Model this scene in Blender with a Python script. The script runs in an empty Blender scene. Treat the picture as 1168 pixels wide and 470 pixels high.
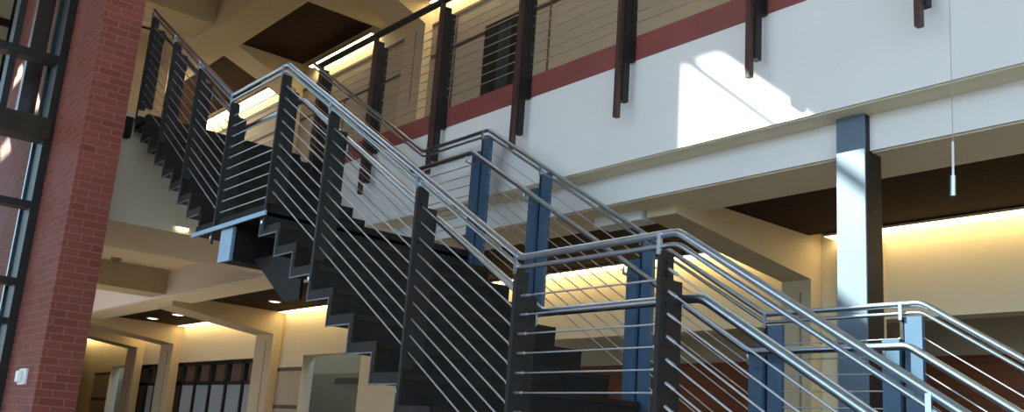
import bpy, bmesh, math, random
from mathutils import Vector, Matrix
random.seed(4)
SC = bpy.context.scene
COL = SC.collection

# ------------------------------------------------------------------ materials
def new_mat(name):
    m = bpy.data.materials.new(name); m.use_nodes = True
    nt = m.node_tree; b = nt.nodes['Principled BSDF']
    return m, nt, b

def mat(name, col, rough=0.6, metal=0.0, spec=0.5, var=0.06, vscale=6.0, bump=0.0, bscale=40.0, stretch=(1, 1, 1)):
    m, nt, b = new_mat(name)
    b.inputs['Roughness'].default_value = rough
    b.inputs['Metallic'].default_value = metal
    b.inputs['Specular IOR Level'].default_value = spec
    tc = nt.nodes.new('ShaderNodeTexCoord')
    mp = nt.nodes.new('ShaderNodeMapping'); mp.inputs['Scale'].default_value = stretch
    nt.links.new(tc.outputs['Object'], mp.inputs['Vector'])
    n = nt.nodes.new('ShaderNodeTexNoise'); n.inputs['Scale'].default_value = vscale; n.inputs['Detail'].default_value = 4
    nt.links.new(mp.outputs['Vector'], n.inputs['Vector'])
    r = nt.nodes.new('ShaderNodeValToRGB')
    lo = tuple(max(0, c * (1 - var)) for c in col) + (1,); hi = tuple(min(1, c * (1 + var)) for c in col) + (1,)
    r.color_ramp.elements[0].color = lo; r.color_ramp.elements[1].color = hi
    r.color_ramp.elements[0].position = .3; r.color_ramp.elements[1].position = .7
    nt.links.new(n.outputs['Fac'], r.inputs['Fac']); nt.links.new(r.outputs['Color'], b.inputs['Base Color'])
    if bump:
        n2 = nt.nodes.new('ShaderNodeTexNoise'); n2.inputs['Scale'].default_value = bscale
        nt.links.new(mp.outputs['Vector'], n2.inputs['Vector'])
        bp = nt.nodes.new('ShaderNodeBump'); bp.inputs['Strength'].default_value = bump; bp.inputs['Distance'].default_value = .01
        nt.links.new(n2.outputs['Fac'], bp.inputs['Height']); nt.links.new(bp.outputs['Normal'], b.inputs['Normal'])
    return m

def brick_mat(name, c1, c2, mortar):
    m, nt, b = new_mat(name)
    geo = nt.nodes.new('ShaderNodeNewGeometry')
    sp = nt.nodes.new('ShaderNodeSeparateXYZ'); nt.links.new(geo.outputs['Position'], sp.inputs[0])
    ad = nt.nodes.new('ShaderNodeMath'); ad.operation = 'ADD'
    nt.links.new(sp.outputs['X'], ad.inputs[0]); nt.links.new(sp.outputs['Y'], ad.inputs[1])
    cb = nt.nodes.new('ShaderNodeCombineXYZ'); nt.links.new(ad.outputs[0], cb.inputs['X']); nt.links.new(sp.outputs['Z'], cb.inputs['Y'])
    br = nt.nodes.new('ShaderNodeTexBrick')
    br.inputs['Scale'].default_value = 1; br.inputs['Brick Width'].default_value = .2032; br.inputs['Row Height'].default_value = .0677
    br.inputs['Mortar Size'].default_value = .0065; br.inputs['Mortar Smooth'].default_value = .25; br.inputs['Bias'].default_value = -.2
    br.inputs['Color1'].default_value = c1 + (1,); br.inputs['Color2'].default_value = c2 + (1,); br.inputs['Mortar'].default_value = mortar + (1,)
    nt.links.new(cb.outputs[0], br.inputs['Vector'])
    nt.links.new(br.outputs['Color'], b.inputs['Base Color'])
    b.inputs['Roughness'].default_value = .8; b.inputs['Specular IOR Level'].default_value = .3
    bp = nt.nodes.new('ShaderNodeBump'); bp.inputs['Strength'].default_value = .6; bp.inputs['Distance'].default_value = .01; bp.invert = True
    nt.links.new(br.outputs['Fac'], bp.inputs['Height']); nt.links.new(bp.outputs['Normal'], b.inputs['Normal'])
    return m

def wood_mat(name, c1, c2, rough=.45):
    m, nt, b = new_mat(name)
    tc = nt.nodes.new('ShaderNodeTexCoord'); mp = nt.nodes.new('ShaderNodeMapping')
    mp.inputs['Scale'].default_value = (1.2, 14, 14); nt.links.new(tc.outputs['Object'], mp.inputs['Vector'])
    n = nt.nodes.new('ShaderNodeTexNoise'); n.inputs['Scale'].default_value = 2.0; n.inputs['Detail'].default_value = 6
    nt.links.new(mp.outputs['Vector'], n.inputs['Vector'])
    r = nt.nodes.new('ShaderNodeValToRGB'); r.color_ramp.elements[0].color = c1 + (1,); r.color_ramp.elements[1].color = c2 + (1,)
    r.color_ramp.elements[0].position = .3; r.color_ramp.elements[1].position = .7
    nt.links.new(n.outputs['Fac'], r.inputs['Fac']); nt.links.new(r.outputs['Color'], b.inputs['Base Color'])
    b.inputs['Roughness'].default_value = rough; b.inputs['Specular IOR Level'].default_value = .15
    return m

def emit_mat(name, col, strength):
    m, nt, b = new_mat(name)
    b.inputs['Base Color'].default_value = col + (1,); b.inputs['Emission Color'].default_value = col + (1,)
    b.inputs['Emission Strength'].default_value = strength
    return m

def glass_mat(name, tint=(.9, .95, .95)):
    m = bpy.data.materials.new(name); m.use_nodes = True; nt = m.node_tree; nt.nodes.clear()
    out = nt.nodes.new('ShaderNodeOutputMaterial'); mix = nt.nodes.new('ShaderNodeMixShader')
    tr = nt.nodes.new('ShaderNodeBsdfTransparent'); tr.inputs['Color'].default_value = tint + (1,)
    gl = nt.nodes.new('ShaderNodeBsdfGlossy'); gl.inputs['Roughness'].default_value = .02; gl.inputs['Color'].default_value = (.8, .85, .9, 1)
    fr = nt.nodes.new('ShaderNodeFresnel'); fr.inputs['IOR'].default_value = 1.13
    nt.links.new(fr.outputs[0], mix.inputs[0]); nt.links.new(tr.outputs[0], mix.inputs[1]); nt.links.new(gl.outputs[0], mix.inputs[2])
    nt.links.new(mix.outputs[0], out.inputs['Surface'])
    return m

M = dict(
    white=mat('painted_white', (.80, .80, .78), .7, var=.02, vscale=1.5),
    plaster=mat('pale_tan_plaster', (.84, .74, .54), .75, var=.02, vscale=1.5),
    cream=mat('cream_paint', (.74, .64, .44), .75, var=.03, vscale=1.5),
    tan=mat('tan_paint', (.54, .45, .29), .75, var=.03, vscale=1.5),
    taupe=mat('taupe_panel', (.42, .36, .26), .7, var=.05, vscale=3),
    taupe_dark=mat('dark_taupe_panel', (.27, .22, .16), .7, var=.06, vscale=3),
    reveal=mat('brown_reveal', (.10, .06, .04), .6),
    wood=wood_mat('dark_wood_ceiling', (.020, .009, .004), (.042, .019, .008), .8),
    redwood=wood_mat('red_brown_wood', (.13, .045, .02), (.20, .068, .032)),
    brick=brick_mat('red_brick', (.25, .066, .045), (.185, .044, .030), (.27, .115, .09)),
    curb=mat('red_painted_curb', (.24, .06, .05), .55, var=.12, vscale=5),
    floor=mat('pale_terrazzo', (.30, .28, .25), .35, var=.08, vscale=60),
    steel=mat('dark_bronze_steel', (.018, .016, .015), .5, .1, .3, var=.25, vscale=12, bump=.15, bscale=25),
    brown=mat('red_brown_steel', (.065, .03, .022), .42, .1, var=.2, vscale=10),
    bluelt=mat('light_blue_steel', (.24, .36, .46), .34, .3, var=.1),
    blue=mat('blue_grey_steel', (.06, .12, .19), .36, .25, var=.12, vscale=6),
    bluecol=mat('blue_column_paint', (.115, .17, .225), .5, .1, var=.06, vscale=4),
    stair=mat('charcoal_stair_steel', (.013, .012, .011), .6, .0, .2, var=.3, vscale=9),
    plate=mat('brown_black_stringer', (.018, .013, .010), .6, .0, .25, var=.25, vscale=8),
    tread=mat('black_rubber_tread', (.012, .012, .011), .65, 0, .2, var=.25, vscale=14),
    edge=mat('pale_edge_highlight', (.16, .17, .18), .45, .5, var=.2, vscale=15),  # pale grey standing for highlights on the step edges
    inox=mat('brushed_stainless', (.46, .545, .61), .28, 1.0, var=.05, vscale=30),
    cable=mat('stainless_cable', (.60, .63, .66), .35, .9, var=.05, vscale=40),
    frame=mat('dark_window_frame', (.018, .016, .014), .5, .0, .25, var=.2, vscale=6),
    gunmetal=mat('gunmetal_frame', (.05, .075, .085), .3, .5, var=.1),
    beige=mat('beige_blind', (.66, .55, .38), .7),
    beam=mat('dark_brown_beam', (.035, .027, .018), .6, 0, .2, var=.2),
    plastic=mat('white_plastic', (.82, .81, .76), .4),
    doorglass=mat('pale_door_glass', (.33, .37, .40), .15, .0, .6, var=.08, vscale=1.2),
    concrete=mat('canopy_concrete', (.35, .33, .31), .8),
    ground=mat('outside_paving', (.13, .12, .11), .9, var=.1),
    roofm=mat('roof_soffit', (.6, .58, .54), .8),
    cove=emit_mat('warm_cove_lamp', (1.0, .77, .38), 7.5),
    cove_hot=emit_mat('bright_cove_lamp', (1.0, .80, .44), 12.0),
    lamp=emit_mat('downlight_lens', (1.0, .85, .58), 6.0),
    glass=glass_mat('clear_glazing'),
    bolt=mat('bright_bolt', (.55, .57, .6), .25, 1.0),
)

# ------------------------------------------------------------------ mesh builder
ORG = {}
class MB:
    def __init__(s): s.v = []; s.f = []; s.sm = []
    def add(s, vs, fs, smooth=False):
        o = len(s.v); s.v += [tuple(v) for v in vs]; s.f += [tuple(i + o for i in f) for f in fs]; s.sm += [smooth] * len(fs); return s
    def box(s, x0, x1, y0, y1, z0, z1):
        x0, x1 = sorted((x0, x1)); y0, y1 = sorted((y0, y1)); z0, z1 = sorted((z0, z1))
        return s.add([(x0, y0, z0), (x1, y0, z0), (x1, y1, z0), (x0, y1, z0), (x0, y0, z1), (x1, y0, z1), (x1, y1, z1), (x0, y1, z1)],
                     [(0, 3, 2, 1), (4, 5, 6, 7), (0, 1, 5, 4), (1, 2, 6, 5), (2, 3, 7, 6), (3, 0, 4, 7)])
    def prism_x(s, poly, x0, x1):            # poly of (y,z)
        n = len(poly); vs = [(x0, y, z) for y, z in poly] + [(x1, y, z) for y, z in poly]
        fs = [tuple(range(n))[::-1], tuple(range(n, 2 * n))] + [(i, (i + 1) % n, n + (i + 1) % n, n + i) for i in range(n)]
        return s.add(vs, fs)
    def prism_y(s, poly, y0, y1):            # poly of (x,z)
        n = len(poly); vs = [(x, y0, z) for x, z in poly] + [(x, y1, z) for x, z in poly]
        fs = [tuple(range(n)), tuple(range(n, 2 * n))[::-1]] + [(i, n + i, n + (i + 1) % n, (i + 1) % n) for i in range(n)]
        return s.add(vs, fs)
    def tube(s, pts, r, n=10, up=(0, 1, 0)):
        pts = [Vector(p) for p in pts]; rings = []; up = Vector(up)
        for i, p in enumerate(pts):
            a = (p - pts[i - 1]).normalized() if i else None
            b = (pts[i + 1] - p).normalized() if i < len(pts) - 1 else None
            t = ((a or b) + (b or a)).normalized()
            k = 1.0 if not (a and b) else 1 / max(.5, t.dot(a))
            u = up - t * up.dot(t); u.normalize(); w = t.cross(u)
            # radius along w scaled for the mitre when the bend lies in the plane of w
            rings.append([p + u * (r * math.cos(2 * math.pi * j / n)) + w * (r * k * math.sin(2 * math.pi * j / n)) for j in range(n)])
        vs = [v for R in rings for v in R]; fs = []
        for i in range(len(rings) - 1):
            for j in range(n):
                fs.append((i * n + j, i * n + (j + 1) % n, (i + 1) * n + (j + 1) % n, (i + 1) * n + j))
        s.add(vs, fs, True)
        return s.add(rings[0], [tuple(range(n))[::-1]]).add(rings[-1], [tuple(range(n))])
    def build(s, name, m, parent=None, bevel=0):
        org = ORG.get(parent.name, Vector()) if parent else Vector()
        me = bpy.data.meshes.new(name)
        me.from_pydata([tuple(Vector(v) - org) for v in s.v], [], s.f); me.update()
        bm = bmesh.new(); bm.from_mesh(me); bmesh.ops.recalc_face_normals(bm, faces=bm.faces)
        for f, sm in zip(bm.faces, s.sm): f.smooth = sm
        bm.to_mesh(me); bm.free()
        me.materials.append(m)
        o = bpy.data.objects.new(name, me); COL.objects.link(o)
        if parent: o.parent = parent
        ORG[o.name] = org
        if bevel:
            b = o.modifiers.new('edge', 'BEVEL'); b.width = bevel; b.segments = 2; b.limit_method = 'ANGLE'
        return o

def tag(o, label, cat, group=None, kind=None):
    o['label'] = label; o['category'] = cat
    if group: o['group'] = group
    if kind: o['kind'] = kind
    return o
def thing(name, loc, label, cat, group=None, kind=None):
    o = bpy.data.objects.new(name, None); COL.objects.link(o); o.location = loc; o.empty_display_size = .1
    ORG[o.name] = Vector(loc)
    return tag(o, label, cat, group, kind)
def struct(name, mb, m, label, cat, parent=None):
    o = mb.build(name, m, parent)
    return tag(o, label, cat, kind='structure')
def B(*a): return MB().box(*a)

# ------------------------------------------------------------------ geometry constants (metres)
YN, YF = 2.7275, 4.578                     # rail lines of the stair, open side and balcony side
XA, XB, XC, XD, XE = -2.406, -3.334, -6.082, -7.028, -9.43
Z1, Z2, Z3 = 2.456, 4.154, 5.66
SL = (Z2 - Z1) / (XB - XC)
def rail_z(x):
    if x > XA: return Z1 - SL * (x - XA)
    if x > XB: return Z1
    if x > XC: return Z1 + SL * (XB - x)
    if x > XD: return Z2
    return Z2 + (Z3 - Z2) / (XD - XE) * (XD - x)
XEND = -.1
YW = 7.02                                   # back wall of both storeys
YB = 4.62                                   # balcony rail

# ------------------------------------------------------------------ building shell
struct('floor', MB().box(-10.1, 8.3, -7.6, 2.155, -.2, 0).box(-30, 8.3, 2.155, 9, -.2, 0), M['floor'], 'pale terrazzo floor of the atrium under the staircase', 'floor')

# ground-floor back wall: upper band, piers, recesses
w = MB()
w.box(-30, 8, YW, YW + .2, 2.81, 3.9)
for a, b in ((-5.0, -4.42), (-11.92, -9.3), (-15.4, -13.65), (-19.08, -18.8), (-21.9, -20.95), (-30, -22.8)):
    w.box(a, b, YW, YW + .2, 0, 2.81)
wb = struct('wall_back', w, M['cream'], 'cream plaster back wall of the lower storey behind the staircase', 'wall')
r = MB()
r.box(-30, 8, 8.2, 8.3, 2.66, 3.9)
r.build('recess_wall', M['taupe'], wb)
r = MB(); r.box(-12.1, 8, 8.16, 8.26, 0, 2.66); r.build('recess_panelling', M['redwood'], wb)
r = MB(); r.box(-30, -12.1, 8.16, 8.26, 0, 2.66); r.build('recess_panel', M['taupe_dark'], wb)
r = MB()
for x0, x1, zz in ((-14.45, -13.65, 2.6), (-14.45, -13.65, 2.02), (-23.9, -22.8, 2.66), (-23.9, -22.8, 2.09)):
    r.box(x0, x1, YW - .012, YW, zz - .03, zz + .03)
r.box(-14.6, -11.5, 8.14, 8.16, 2.50, 2.58); r.box(-22.8, -21.9, 8.14, 8.16, 2.62, 2.70)
r.build('reveal', M['reveal'], wb)
r = MB()
r.box(-14.45, -13.65, YW - .008, YW, 0, 2.57)
r.box(-23.9, -22.8, YW - .008, YW, 0, 2.66)
r.build('wall_panel', M['taupe'], wb)
r = MB(); r.box(-4.42, -4.0, YW - .03, YW, 0, 3.42)
r.build('pilaster', M['tan'], wb)

# balcony slab with red curb and white fascia
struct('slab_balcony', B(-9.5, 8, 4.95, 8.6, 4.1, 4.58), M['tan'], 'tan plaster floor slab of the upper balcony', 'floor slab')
struct('trim_1', B(-9.5, 8, 4.75, 4.95, 3.669, 4.425), M['white'], 'white plaster balcony fascia crossing the picture under the red curb', 'fascia')
struct('trim_2', B(-9.5, 8, 4.742, 4.96, 4.425, 4.612), M['curb'], 'dark red curb along the balcony edge above the white fascia', 'curb')
struct('beam_long', B(-30, 8, 4.95, 5.47, 3.445, 4.1), M['white'], 'long white beam set back under the white balcony fascia', 'beam')
B(-9.5, 8, 4.77, 4.95, 3.662, 3.669).build('soffit', M['plaster'], bpy.data.objects['trim_1'])  # tan strip paints warm bounced light onto the fascia underside
B(-30, 8, 4.975, 5.47, 3.438, 3.445).build('soffit', M['plaster'], bpy.data.objects['beam_long'])  # tan strip paints in the warm bounce under the long beam
struct('ceiling_lower', B(-30, 8, 5.47, 6.835, 3.52, 3.6), M['wood'], 'dark wood ceiling under the balcony', 'ceiling')
j = MB()
for x in (-1.35,): j.box(x - .012, x + .012, 5.47, 6.83, 3.515, 3.521)
j.build('ceiling_joint', M['reveal'], bpy.data.objects['ceiling_lower'])
struct('trim_3', B(-30, 8, 6.835, YW + .02, 3.62, 3.7), M['cream'], 'cream back of the light cove above the lower wall', 'cove')
struct('trim_4', B(-5.42, -4.915, 5.18, 5.35, 3.365, 3.46), M['white'], 'short white bulkhead beside the tapered beam under the balcony', 'bulkhead')

# tapered beams on columns, lower storey
def lower_frame(x0, x1, lbl_b, lbl_c):
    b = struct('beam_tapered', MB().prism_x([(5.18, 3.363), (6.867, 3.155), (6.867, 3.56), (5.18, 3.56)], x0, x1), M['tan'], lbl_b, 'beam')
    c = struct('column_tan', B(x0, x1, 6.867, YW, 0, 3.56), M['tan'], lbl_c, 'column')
    B(x0 + (x1 - x0) * .62, x0 + (x1 - x0) * .62 + .02, 6.862, 6.868, 0, 3.05).build('joint', M['taupe_dark'], c)
lower_frame(-4.86, -4.576, 'tapered tan beam under the balcony left of the blue column', 'tan column left of the blue steel column at the back wall')
lower_frame(-10.1, -9.56, 'tapered tan beam hidden behind the stair flight', 'tan column hidden behind the stair flight')
lower_frame(-15.09, -14.46, 'tapered tan beam right of the glass doors', 'tan column right of the glass doors')
lower_frame(-19.44, -18.77, 'tapered tan beam left of the wide glass doors', 'tan column between the narrow door and the wide glass doors')
lower_frame(-21.43, -20.81, 'tapered tan beam nearest the brick wall at the back', 'tan column left of the narrow glass door')

# floor arm at the head of the stair (left)
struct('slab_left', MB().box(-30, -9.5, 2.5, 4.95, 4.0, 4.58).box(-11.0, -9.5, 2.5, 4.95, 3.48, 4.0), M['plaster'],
       'tan plaster edge of the upper floor at the head of the stair', 'floor slab')
struct('ceiling_left', B(-30, -11.0, 2.5, 4.95, 3.83, 4.0), M['cream'], 'cream ceiling behind the brick wall beneath the upper floor', 'ceiling')
struct('beam_cross', B(-14.75, -14.15, 2.5, 4.95, 3.47, 3.83), M['tan'], 'tan cross beam under the upper floor left of the stair', 'beam')

# upper storey
wu = struct('wall_upper', B(-30, 8, YW, YW + .2, 4.58, 9.0), M['cream'], 'cream upper storey wall behind the balcony railing', 'wall')
p = MB()
p.box(-10.87, 8, YW - .02, YW, 4.58, 6.90); p.box(-14.8, -11.4, YW - .02, YW, 4.58, 6.84); p.box(-30, -15.4, YW - .02, YW, 4.58, 6.84)
p.build('wall_panel', M['taupe'], wu)
p = MB()
p.box(-10.87, 8, YW - .02, YW, 6.96, 7.40); p.box(-14.8, -11.4, YW - .02, YW, 6.90, 7.42); p.box(-30, -15.4, YW - .02, YW, 6.9, 7.44)
p.build('wall_panel', M['taupe'], wu)
p = MB()
p.box(-30, 8, YW - .01, YW - .001, 6.82, 6.98); p.box(-30, 8, YW - .03, YW, 7.40, 7.45)
p.box(-10.28, -10.24, YW - .028, YW - .019, 4.58, 7.4); p.box(-8.3, -8.27, YW - .028, YW - .019, 4.58, 7.4); p.box(-13.25, -13.22, YW - .028, YW - .019, 4.58, 6.9)
p.build('reveal', M['reveal'], wu)
d = tag(B(-9.56, -8.88, YW - .05, YW - .02, 4.58, 7.0).build('door_1', M['frame']), 'dark upper door behind the balcony posts', 'door', kind='structure')
B(-9.25, -9.0, YW - .056, YW - .05, 4.8, 6.9).build('pane', M['gunmetal'], d)

struct('ceiling_upper', MB().box(-30, 8, 5.75, 6.93, 7.9, 8.0), M['wood'], 'dark wood ceiling of the upper storey behind the balcony', 'ceiling')
struct('beam_upper', B(-30, 8, 5.17, 5.75, 7.85, 8.9), M['tan'], 'long tan beam along the upper storey ceiling edge', 'beam')
struct('trim_5', B(-30, 8, 6.9, YW + .02, 8.02, 8.1), M['cream'], 'cream back of the upper light cove', 'cove')
def upper_frame(x0, x1, xs, lb, lc):
    struct('beam_upper_cross', MB().prism_x([(5.75, 7.84), (6.867, 7.42), (6.867, 8.0), (5.75, 8.0)], x0, x1), M['tan'], lb, 'beam')
    c = struct('column_upper', B(x0, x1, 6.867, YW, 4.58, 8.0), M['tan'], lc, 'column')
    if xs: B(xs, x0, 5.75, YW, 7.86, 7.99).build('soffit', M['tan'], c)
    B(x0 + .3, x0 + .33, 6.862, 6.868, 6.3, 7.35).build('joint', M['taupe_dark'], c)
upper_frame(-11.4, -10.87, -12.4, 'tan tapered beam over the upper column', 'tan upper column behind the balcony railing')
upper_frame(-15.4, -14.8, None, 'tan tapered beam between the two dark wood ceiling panels', 'tan upper column behind the stair railing')
struct('ceiling_upper_left', MB().box(-30, -9.5, 2.5, 5.17, 8.35, 8.5), M['cream'], 'cream coffered ceiling above the head of the stair', 'ceiling')
struct('beam_upper_left', MB().box(-15.3, -14.5, 2.5, 5.17, 7.95, 8.35), M['tan'], 'tan cross beam in the ceiling above the head of the stair', 'beam')
struct('wall_upper_left', MB().box(-17.0, -16.8, 2.5, 5.3, 4.58, 8.35), M['cream'], 'cream wall at the end of the upper floor above the stair', 'wall')

# roof, brick wall, added sun and sky blockers, window
struct('roof', B(-10.12, 10, -14, 5.17, 9.95, 10.2), M['roofm'], 'flat roof over the atrium', 'roof')
struct('wall_brick', B(-15.2, -8.9, 2.155, 2.5, 0, 9.95), M['brick'], 'red brick wall end standing in front of the head of the stair', 'brick wall')
wo = struct('daylight_cut_wall', MB().box(-30, -19.6, 2.155, 2.5, 0, 4.7).box(-19.6, -15.2, 2.155, 2.5, 3.9, 4.7).box(-29.9, -15.2, 2.155, 2.5, 8.3, 8.5).box(-19.6, -15.2, 2.155, 2.5, 0, 1.2), M['brick'], 'unseen red brick wall added to cut daylight beyond the head of the stair', 'wall')  # unseen wall added to reduce daylight on the lower left
MB().box(-17.45, -17.35, 2.2, 2.3, 1.2, 3.9).box(-19.6, -19.5, 2.2, 2.3, 1.2, 3.9).box(-15.3, -15.2, 2.2, 2.3, 1.2, 3.9).box(-19.6, -15.2, 2.2, 2.3, 3.8, 3.9).build('window_frame', M['frame'], wo)
struct('wall_end', B(-30.3, -30, 2.155, 9, 0, 9), M['cream'], 'cream end wall far beyond the stair', 'wall')
struct('sun_block_wall', B(-10.5, -10.1, -7.6, -.35, 0, 9.95), M['brick'], 'unseen red brick wall added left of the tall window to block sun', 'wall')  # unseen, added to keep sun off the near railing
struct('sun_trim_lintel', B(-10.12, -10.08, -.35, 2.155, 9.70, 9.95), M['brick'], 'unseen brick lintel shaped to trim the sun over the tall window', 'lintel')  # unseen, height and depth shaped to trim the sun patch
struct('ground_outside', B(-45, -10.4, -25, 2.155, -.3, -.1), M['ground'], 'paving outside the tall window', 'ground')

struct('sun_cut_beam', B(-10.0, 8, 1.57, 1.9, 9.3, 9.95), M['roofm'], 'unseen roof beam added to cut the top of the sun patch', 'beam')  # added out of view to cut the sun patch below the curb
struct('sky_block_wall', B(-15, -10.5, -3.2, -3, 0, 8.7), M['brick'], 'unseen brick wall added outside the tall window to block sky light', 'wall')  # added out of view to dim the sky on the outside brick
win = thing('window_1', (-10.1, 1.0, 0), 'tall dark framed window beside the brick wall', 'window', kind='structure')
MB().box(-10.28, -9.98, 2.075, 2.154, 0, 9.7).build('jamb', M['frame'], win)
MB().box(-10.33, -10.28, 2.05, 2.075, 0, 9.7).build('jamb_edge', M['gunmetal'], win)
MB().box(-10.2, -10.0, 1.645, 1.705, 4.45, 9.7).box(-10.2, -10.0, .55, .61, 0, 9.7).box(-10.2, -10.0, -.35, -.28, 0, 9.7).build('mullion', M['frame'], win)
t = MB()
for z0, z1 in ((5.03, 5.11), (3.545, 3.61), (2.795, 2.86), (2.42, 2.48), (1.2, 1.27), (6.6, 6.68), (7.9, 7.98)):
    t.box(-10.19, -10.01, -.3, 2.1, z0, z1)
t.box(-10.13, -10.08, -.3, 2.1, 9.45, 9.505)
t.build('transom', M['frame'], win)
MB().box(-10.2, -9.93, -.3, 2.11, 4.225, 4.435).build('transom_beam', M['beam'], win)
MB().box(-10.115, -10.105, -.3, 2.1, 0, 9.7).build('pane', M['glass'], win)

# outside: added sun-blocking canopy with slots for sun slivers, brown post, vestibule clerestory
def canopy():
    bm = bmesh.new()
    def loop(pts):
        vs = [bm.verts.new((x, y, 8.84)) for x, y in pts]
        return [bm.edges.new((vs[i], vs[(i + 1) % len(vs)])) for i in range(len(vs))]
    es = loop([(-21, -9), (-10.3, -9), (-10.3, 2.15), (-21, 2.15)])
    es += loop([(-16.52, -.03), (-16.46, .13), (-15.86, .15), (-15.88, 0.0)])  # slots cut to throw sun slivers on the brick
    es += loop([(-15.86, -.25), (-15.46, -.20), (-15.42, -.48), (-15.78, -.41)])
    es += loop([(-17.35, -.48), (-16.85, -.44), (-16.82, -.60), (-17.40, -.62)])
    bmesh.ops.triangle_fill(bm, edges=es, use_beauty=True)
    ext = bmesh.ops.extrude_face_region(bm, geom=list(bm.faces))
    for v in [g for g in ext['geom'] if isinstance(g, bmesh.types.BMVert)]: v.co.z += .06
    bmesh.ops.recalc_face_normals(bm, faces=bm.faces)
    me = bpy.data.meshes.new('sun_block_canopy'); bm.to_mesh(me); bm.free(); me.materials.append(M['concrete'])
    o = bpy.data.objects.new('sun_block_canopy', me); COL.objects.link(o); return o
tag(canopy(), 'unseen flat canopy added to block sun outside the tall window', 'canopy', kind='structure')  # added out of view to shape the sun through the window
bp = thing('brown_steel_post', (-10.6, 1.98, 8.76), 'brown steel post outside the tall window', 'post')  # plain steel post; the canopy above it is added
MB().box(-10.66, -10.54, 1.90, 2.06, 4.62, 8.76).build('shaft', M['brown'], bp)
MB().prism_y([(-10.66, 4.62), (-10.54, 4.62), (-10.60, 4.45)], 1.94, 2.02).build('shoe', M['brown'], bp)
w2 = thing('window_2', (-13, 1.5, 5.5), 'beige blinds in a dark clerestory frame beyond the tall window', 'window', kind='structure')
MB().box(-13.05, -13.0, 1.87, 2.14, 5.62, 6.9).build('blind', M['beige'], w2)
t = MB()
for z in (5.68, 6.08, 6.38, 6.9): t.box(-13.06, -12.95, 1.85, 2.15, z - .045, z + .045)
t.box(-13.06, -12.95, 2.06, 2.15, 5.6, 6.95)
t.build('frame', M['frame'], w2)

# glass doors in the back wall
def storefront(name, x0, x1, n, label):
    d = thing(name, (x0, YW, 0), label, 'door', kind='structure')
    z1 = 2.8
    f = MB(); f.box(x0, x1, YW + .02, YW + .1, z1 - .06, z1); f.box(x0, x1, YW + .02, YW + .1, 2.38, 2.44)
    pw = (x1 - x0 - .5) / n
    f.box(x0, x0 + .5, YW + .02, YW + .1, 0, z1)
    for i in range(n + 1): f.box(x0 + .5 + pw * i - .04, x0 + .5 + pw * i + .04, YW + .02, YW + .1, 0, z1)
    f.build('frame', M['frame'], d)
    for i in range(n):
        B(x0 + .54 + pw * i, x0 + .46 + pw * (i + 1), YW + .05, YW + .07, 0, 2.38).build('pane', M['doorglass'], d)
        B(x0 + .54 + pw * i + .12, x0 + .46 + pw * (i + 1) - .12, YW + .05, YW + .07, 2.44, z1 - .06).build('transom_pane', M['reveal'], d)
    return d
storefront('door_2', -19.07, -15.1, 5, 'wide dark framed glass doors in the lower back wall')
storefront('door_3', -20.94, -19.5, 2, 'narrow dark framed glass door between two tan columns')

# ------------------------------------------------------------------ lamps of the place
def cove(x0, x1, y, z0, z1, m, label, group):
    t = thing('cove_light', ((x0 + x1) / 2, y, z0), label, 'light', group)
    B(x0, x1, y - .17, y - .004, z0, z0 + .012).build('lamp_strip', m, t)
    MB().box(x0, x1, y - .18, y - .003, z0 + .012, z0 + .04).box(x0, x1, y - .18, y - .17, z0 - .004, z0 + .04).build('housing', M['cream'], t)
LG = 'cove lights along the lower wall'
cove(-4.45, 6, YW, 3.50, 3.56, M['cove'], 'warm cove light at the top of the wall right of the blue column', LG)
cove(-9.5, -4.9, YW, 3.50, 3.56, M['cove'], 'warm cove light seen through the lower landing railing', LG)
cove(-14.4, -10.2, YW, 3.50, 3.56, M['cove'], 'warm cove light just under the stair flight', LG)
cove(-18.7, -15.15, YW, 3.50, 3.56, M['cove'], 'warm cove light above the wide glass doors', LG)
cove(-20.75, -19.5, YW, 3.50, 3.56, M['cove'], 'warm cove light above the narrow glass door', LG)
cove(-25, -21.5, YW, 3.50, 3.56, M['cove'], 'warm cove light beside the brick wall', LG)
UG = 'cove lights along the upper wall'
cove(-14.4, -12.4, YW, 7.72, 7.86, M['cove_hot'], 'bright upper cove light left of the upper tan column', UG)
cove(-10.8, -6, YW, 7.72, 7.86, M['cove_hot'], 'bright upper cove light right of the upper tan column', UG)
cove(-19.4, -15.5, YW, 7.72, 7.86, M['cove_hot'], 'bright upper cove light seen through the upper landing railing', UG)

def downlight(x, y, z, label, s=.09):
    t = thing('downlight', (x, y, z), label, 'light', 'downlights in the lower wood ceiling')
    n = 16
    MB().tube([(x, y, z - .012), (x, y, z + .01)], s, n, up=(1, 0, 0)).build('lens', M['lamp'], t)
    mb = MB()
    ro, ri = s + .025, s
    vs = []
    for zz in (z - .016, z + .002):
        for rr in (ro, ri): vs += [(x + rr * math.cos(2 * math.pi * k / n), y + rr * math.sin(2 * math.pi * k / n), zz) for k in range(n)]
    fs = []
    for k in range(n):
        q = (k + 1) % n
        fs += [(k, q, n + q, n + k), (2 * n + k, 3 * n + k, 3 * n + q, 2 * n + q), (k, 2 * n + k, 2 * n + q, q), (n + k, n + q, 3 * n + q, 3 * n + k)]
    mb.add(vs, fs); mb.build('trim_ring', M['plastic'], t)
downlight(-18.07, 6.15, 3.52, 'round downlight in the wood ceiling nearest the brick wall', .085)
downlight(-16.9, 6.18, 3.52, 'round downlight in the wood ceiling above the glass doors', .085)
downlight(-13.36, 6.3, 3.52, 'round downlight in the wood ceiling beside the stair underside', .07)
bl = thing('bar_light', (-9.5, 3.38, 3.52), 'small bright bar light on the tan slab edge under the stair', 'light')
B(-9.52, -9.475, 3.33, 3.44, 3.515, 3.54).build('lens', M['lamp'], bl)
B(-9.5, -9.47, 3.32, 3.45, 3.54, 3.55).build('housing', M['plastic'], bl)
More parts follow.
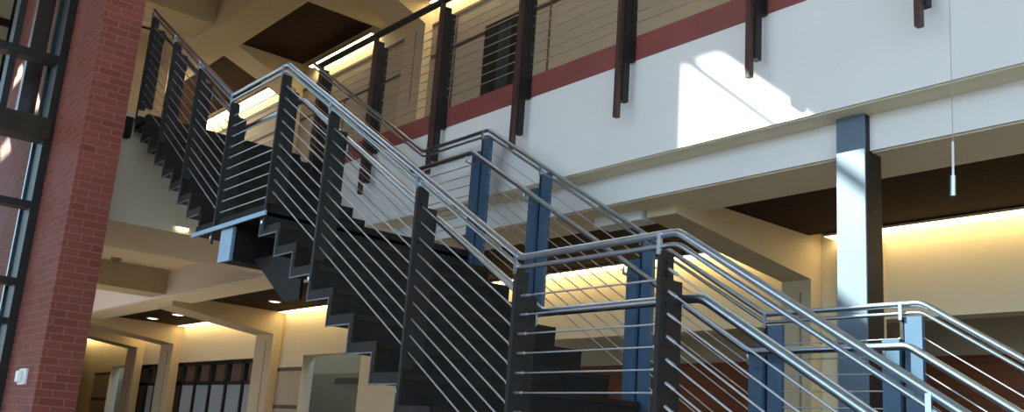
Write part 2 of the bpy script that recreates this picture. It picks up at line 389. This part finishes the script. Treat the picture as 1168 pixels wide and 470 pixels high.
sd = thing('smoke_detector', (-13.9, 4.1, 3.83), 'small round smoke detector on the cream ceiling beside the brick wall', 'detector')
MB().tube([(-13.9, 4.1, 3.83), (-13.9, 4.1, 3.80)], .075, 16, up=(1, 0, 0)).build('base', M['taupe'], sd)
MB().tube([(-13.9, 4.1, 3.80), (-13.9, 4.1, 3.775)], .05, 16, up=(1, 0, 0)).build('sensor', M['taupe_dark'], sd)

st = thing('mounted_alarm_strobe', (-9.34, 2.155, 1.93), 'small white alarm strobe on the brick wall', 'alarm')
B(-9.44, -9.22, 2.125, 2.155, 1.86, 2.0).build('back_plate', M['plastic'], st, .008)
B(-9.40, -9.30, 2.09, 2.125, 1.88, 1.98).build('strobe_lens', M['plastic'], st, .01)
B(-9.50, -9.45, 2.13, 2.155, 1.90, 1.96).build('side_box', M['plastic'], st, .004)

# ------------------------------------------------------------------ blue steel column, hanging cord
cl = thing('column_steel', (-2.99, 4.98, 0), 'blue steel column carrying the white balcony fascia', 'column', kind='structure')
MB().box(-3.085, -2.9, 4.89, 4.902, 0, 3.66).build('lit_front', M['bluecol'], cl, .002)
MB().box(-3.08, -2.903, 4.902, 5.072, 0, 3.66).build('shaft', M['steel'], cl, .004)  # body darkened to paint in the shaded side of the blue column
B(-3.15, -2.84, 4.87, 5.12, 0, .03).build('base_plate', M['bluecol'], cl)
hc = thing('hanging_cord', (-2.145, 4.4, 2.92), 'thin cord with a white end tag hanging in front of the fascia', 'cord')
MB().tube([(-2.125, 4.4, 9.9), (-2.135, 4.4, 3.94), (-2.145, 4.4, 3.2)], .0018, 6, up=(1, 0, 0)).build('cord', M['taupe'], hc)
MB().tube([(-2.145, 4.4, 3.2), (-2.15, 4.4, 3.02)], .006, 8, up=(1, 0, 0)).build('sleeve', M['plastic'], hc)
MB().tube([(-2.15, 4.4, 3.03), (-2.151, 4.4, 3.0), (-2.154, 4.4, 2.93)], .013, 10, up=(1, 0, 0)).build('end_weight', M['inox'], hc)

# ------------------------------------------------------------------ staircase
S0, S1 = 2.745, 4.52
stair = thing('staircase', (-4.5, 3.65, 0), 'dark steel staircase climbing in open flights to the balcony', 'staircase')
def flight(xr, z_top, n, run, rise, zbot_extra=0):
    """n steps going down to the right from a landing edge at xr whose floor is z_top; tread k spans run"""
    for k in range(n):
        xl = xr + run * k; z = z_top - rise * (k + 1); xe = xl + run
        B(xl + .03, xe + .03, S0 + .012, S1 - .012, z - .05, z).build('tread', M['tread'], stair)
        B(xl, xl + .03, S0 + .012, S1 - .012, z - .05, z + rise - .05).build('riser', M['stair'], stair)
        B(xe - .005, xe + .034, S0 + .02, S1 - .02, z - .03, z + .004).build('nosing', M['plate'], stair)
    for y0, y1 in ((S0, S0 + .012), (S1 - .012, S1)):
        mb = MB()
        for k in range(n):
            xl = xr + run * k; z = z_top - rise * (k + 1)
            mb.box(xl + .032, xl + run + .034, y0, y1, z - .055, z + .006)
            mb.box(xl - .002, xl + .032, y0, y1, z - .055, z + rise - .055)
        mb.build('stringer', M['plate'], stair)
    mb = MB()
    for k in range(n):
        xl = xr + run * k; z = z_top - rise * (k + 1)
        mb.box(xl - .004, xl + run, S0 - .004, S0 + .002, z - .06, z - .052)
        mb.box(xl - .006, xl + .001, S0 - .004, S0 + .002, z - .06, z + rise - .06)
    mb.build('edge_highlight', M['edge'], stair)  # thin pale strips paint highlights along the step edges
RUN, RISE = .275, .17
L2 = 3.14; L1 = 1.44
flight(-6.20, L2, 9, RUN, RISE)              # upper main flight: last riser stands on the lower landing
xl1 = -6.20 + 9 * RUN
B(xl1, xl1 + .03, S0 + .012, S1 - .012, L1 - .05, L1 + RISE - .05).build('riser', M['stair'], stair)
B(xl1, -2.42, S0, S1, L1 - .09, L1).build('landing', M['tread'], stair)
flight(-2.42, L1, 8, .27, .167)
R3 = 1.44 / 9
flight(-9.42, 4.58, 8, .2525, R3)
xl2 = -9.42 + 8 * .2525
B(xl2, xl2 + .03, S0 + .012, S1 - .012, L2 - .05, L2 + R3 - .05).build('riser', M['stair'], stair)
B(xl2, -6.17, S0, S1, L2 - .075, L2).build('landing', M['tread'], stair)
B(-9.62, -9.42, S0 + .1, S1, 4.40, 4.58).build('top_beam', M['stair'], stair)
B(-9.66, -9.40, 2.52, S0 - .03, 4.30, 4.50).build('top_beam', M['stair'], stair)
e = B(-7.39, -6.08, S0 - .034, S0 - .02, L2 - .095, L2 - .062).build('landing_edge', M['bluelt'], stair); e['label'] = 'steel edge bar with its highlight in light blue'  # light blue paints in the lit edge of the landing
e = B(xl1 - .02, -2.40, S0 - .034, S0 - .02, L1 - .095, L1 - .062).build('landing_edge', M['bluelt'], stair); e['label'] = 'steel edge bar with its highlight in light blue'  # same painted highlight on the lower landing edge
B(-6.86, -6.66, S0 + .02, S1, L2 - .34, L2 - .075).build('landing_beam', M['stair'], stair)
e = B(-6.865, -6.655, S0 - .005, S0 + .02, L2 - .345, L2 - .095).build('beam_end_plate', M['bluelt'], stair); e['label'] = 'blue steel end plate'
B(-3.3, -3.1, S0 + .02, S1, L1 - .34, L1 - .09).build('landing_beam', M['stair'], stair)
MB().prism_y([(-6.58, 2.82), (-6.02, 2.47), (-5.80, 2.47), (-5.80, 2.72), (-6.1, 2.82)], 2.90, 2.92).build('gusset', M['stair'], stair)

# ------------------------------------------------------------------ stair railings
def seg_pts(dz, y, x_from=XEND, x_to=XE):
    xs = [x for x in (XEND, XA, XB, XC, XD, XE) if x_to <= x <= x_from]
    return [(x, y, rail_z(x) + dz) for x in xs]
def rounded(pts, d=.035):
    out = [Vector(pts[0])]
    for i in range(1, len(pts) - 1):
        p = Vector(pts[i]); a = (Vector(pts[i - 1]) - p).normalized(); b = (Vector(pts[i + 1]) - p).normalized()
        out += [p + a * d, p + a * d * .4 + b * d * .1 - (a + b) * 0, p + b * d * .4 + a * d * .1, p + b * d]
    out.append(Vector(pts[-1])); return out
NEARX = [-.35, -1.415, -2.475, -3.344, -4.225, -5.33, -6.119, -6.999, -7.844, -8.596, -9.387]
FARX = [-.35, -1.415, -2.50, -3.315, -4.30, -5.365, -6.135]
def stair_top(x):
    if x > -2.46: return L1 + .03 - (.167 / .27) * (x + 2.42)
    if x > xl1 + .0: return L1 + .012
    if x > -6.19: return L2 + .05 - (RISE / RUN) * (x + 6.20)
    if x > xl2: return L2 + .012
    return 4.58 + .034 - (R3 / .2525) * (x + 9.42)
def railing(side):
    near = side == 'near'
    y0 = YN if near else YF; sg = 1 if near else -1     # sg points to the inside of the stair
    lab = ('steel and cable stair railing on the open side nearest the viewer' if near
           else 'steel and cable stair railing on the balcony side of the stair')
    R = thing('stair_railing', (-4.5, y0, 0), lab, 'railing', 'stair railings')
    yr = y0 + sg * (.014 if near else .022)
    MB().tube(rounded(seg_pts(0, yr)), .0165, 12).build('top_rail', M['inox'], R)
    MB().tube(rounded(seg_pts(-.047, yr)), .0105, 10).build('lower_rail', M['inox'], R)
    yh = y0 + sg * .16
    hp = seg_pts(-.23, yh)
    MB().tube(rounded(hp), .020, 12).build('handrail', M['inox'], R)
    for k, x in enumerate(NEARX if near else FARX):
        zt = rail_z(x) - .066; flat = (XB <= x <= XA) or (XD <= x <= XC)
        zb = rail_z(x) - (1.20 if near else 1.15)
        if near:
            po = MB().box(x - .022, x, y0, y0 + .072, stair_top(x), zt).box(x - .022, x, y0, y0 + .0125, zb, stair_top(x))
            for zz in (zt - .04, zt - .09, zt - .2, zt - .3):
                po.tube([(x - .002, y0 + .036, zz), (x + .006, y0 + .036, zz)], .009, 8, up=(0, 0, 1))
            p = po.build('post', M['steel'], R)
            B(x - .046, x - .022, y0 + .055, y0 + .150, stair_top(x - .046) + .01, zt - .10).build('inner_plate', M['steel'], p)
            MB().tube([(x - .025, y0 - .004, zb + .05), (x - .025, y0 + .01, zb + .05)], .013, 10, up=(1, 0, 0)).build('bolt', M['bolt'], p)
        else:
            p = MB().box(x - .002, x + .095, y0 - .03, y0, zb, zt).build('post', M['blue'], R)
            B(x - .105, x - .012, y0 - .055, y0 - .03, zb, zt - .11).build('inner_plate', M['blue'], p)
            B(x - .02, x + .004, y0 - .03, y0, zb, zt).build('web', M['steel'], p)
        B(x - .021, x - .003, yr - .021 if near else yr - .019, yr - .009, zt - .015, rail_z(x) + .004).build('rail_pin', M['inox'], R)
        # handrail bracket
        zh = rail_z(x) - .23
        yb0 = y0 + sg * (.14 if near else .05)
        MB().tube([(x - .034, yb0, zh - .075), (x - .034, yh, zh - .06), (x - .034, yh, zh - .012)], .0075, 8, up=(1, 0, 0)).build('handrail_bracket', M['inox'], R)
    spans = [(XEND, XA - .06), (XA - .08, XB - .012), (XB - .03, XC - .03), (XC - .05, XD + .03), (XD + .02, XE + .05)]
    yc = y0 + sg * .036 if near else y0 - .012
    for a, b in spans:
        for k in range(10):
            dz = -.172 - .0865 * k
            def zz(x, aa=a, bb=b):
                xm = (aa + bb) / 2
                if xm > XA: return Z1 - SL * (x - XA)
                if xm > XB: return Z1
                if xm > XC: return Z1 + SL * (XB - x)
                if xm > XD: return Z2
                return Z2 + (Z3 - Z2) / (XD - XE) * (XD - x)
            P, Q = Vector((a, yc, zz(a) + dz)), Vector((b, yc, zz(b) + dz))
            d = (Q - P).normalized()
            c = MB().tube([P, Q], .0042, 6)
            c.tube([P, P + d * .05], .0075, 8); c.tube([Q, Q - d * .05], .0075, 8)
            c.build('cable', M['cable'], R)
    if near:
        # return of the rail to the brick wall at the head of the stair
        MB().tube([(XE + .02, y0 + .1, Z3 - .21), (XE - .02, 2.515, Z3 - .21)], .014, 8, up=(0, 0, 1)).build('wall_return', M['steel'], R)
    return R
railing('near'); railing('far')

# ------------------------------------------------------------------ balcony railing
BR = thing('balcony_railing', (-4, YB, 4.58), 'dark steel and cable railing along the balcony edge', 'railing')
bz = 5.655
MB().box(-9.45, 5, YB - .03, YB + .03, bz - .02, bz + .02).build('top_rail', M['steel'], BR, .006)
for k in range(-4, 7):
    x = -2.388 - 1.157 * k if k not in (1, 2, 3, 4) else {1: -3.494, 2: -4.642, 3: -5.812, 4: -7.0}[k]
    if k == 0: x = -2.388
    p = MB().box(x - .035, x, 4.588, 4.63, 3.955, bz - .03).build('post', M['brown'], BR); p['label'] = 'red-brown steel post plate'
    q = MB().box(x - .03, x + .014, 4.63, 4.69, 4.085, bz - .07).build('inner_plate', M['steel'], p)
    q2 = MB().box(x - .03, x + .018, 4.69, 4.741, 4.41, bz - .12)
    for zz in (4.44, 4.50, 4.57): q2.tube([(x + .012, 4.715, zz), (x + .026, 4.715, zz)], .012, 8, up=(0, 0, 1))
    q2.build('bolt_plate', M['steel'], p)
for k in range(10):
    z = bz - .172 - .0865 * k
    MB().tube([(-9.4, 4.72, z), (5, 4.72, z)], .004, 6).build('cable', M['cable'], BR)

# ------------------------------------------------------------------ sun, sky, camera
sun = bpy.data.lights.new('sun', 'SUN'); so = bpy.data.objects.new('sun', sun); COL.objects.link(so)
sun.energy = 40.0; sun.angle = math.radians(.53); sun.color = (1, .93, .82)
so.rotation_euler = Vector((1, .547, -.87)).to_track_quat('-Z', 'Y').to_euler()
so.location = (-20, -6, 16)

wd = bpy.data.worlds.new('sky'); SC.world = wd; wd.use_nodes = True
nt = wd.node_tree; bg = nt.nodes['Background']
tc = nt.nodes.new('ShaderNodeTexCoord'); sp = nt.nodes.new('ShaderNodeSeparateXYZ'); rp = nt.nodes.new('ShaderNodeValToRGB')
nt.links.new(tc.outputs['Generated'], sp.inputs[0])
mr = nt.nodes.new('ShaderNodeMapRange'); mr.inputs['From Min'].default_value = -1; mr.inputs['From Max'].default_value = 1
nt.links.new(sp.outputs['Z'], mr.inputs['Value']); nt.links.new(mr.outputs[0], rp.inputs['Fac'])
cr = rp.color_ramp; cr.elements[0].position = .0; cr.elements[0].color = (.14, .13, .12, 1)
cr.elements[1].position = 1.0; cr.elements[1].color = (.36, .60, 1.0, 1)
for pos, c in ((.49, (.18, .18, .18, 1)), (.52, (.64, .84, 1.0, 1)), (.7, (.46, .72, 1.0, 1))):
    el = cr.elements.new(pos); el.color = c
nt.links.new(rp.outputs['Color'], bg.inputs['Color']); bg.inputs['Strength'].default_value = 3.5

cd = bpy.data.cameras.new('camera'); co = bpy.data.objects.new('camera', cd); COL.objects.link(co)
yaw, pitch, roll, f, cy = .8959, .2360, .0730, 1104.87, 248.48
fw = Vector((-math.sin(yaw) * math.cos(pitch), math.cos(yaw) * math.cos(pitch), math.sin(pitch)))
r0 = Vector((math.cos(yaw), math.sin(yaw), 0)); u0 = r0.cross(fw)
rr = math.cos(roll) * r0 + math.sin(roll) * u0; uu = -math.sin(roll) * r0 + math.cos(roll) * u0
co.matrix_world = Matrix(((rr.x, uu.x, -fw.x, 0), (rr.y, uu.y, -fw.y, 0), (rr.z, uu.z, -fw.z, 1.6), (0, 0, 0, 1)))
cd.sensor_width = 36; cd.sensor_fit = 'HORIZONTAL'; cd.lens = f / 1168 * 36; cd.shift_y = (cy - 235) / 1168
cd.clip_start = .05
SC.camera = co

SC.view_settings.view_transform = 'Standard'; SC.view_settings.look = 'None'
SC.view_settings.exposure = 0.0; SC.view_settings.gamma = 1; SC.view_settings.use_curve_mapping = False
SC.cycles.use_denoising = True
SC.cycles.max_bounces = 8; SC.cycles.diffuse_bounces = 5; SC.cycles.transparent_max_bounces = 12
SC.cycles.sample_clamp_indirect = 6
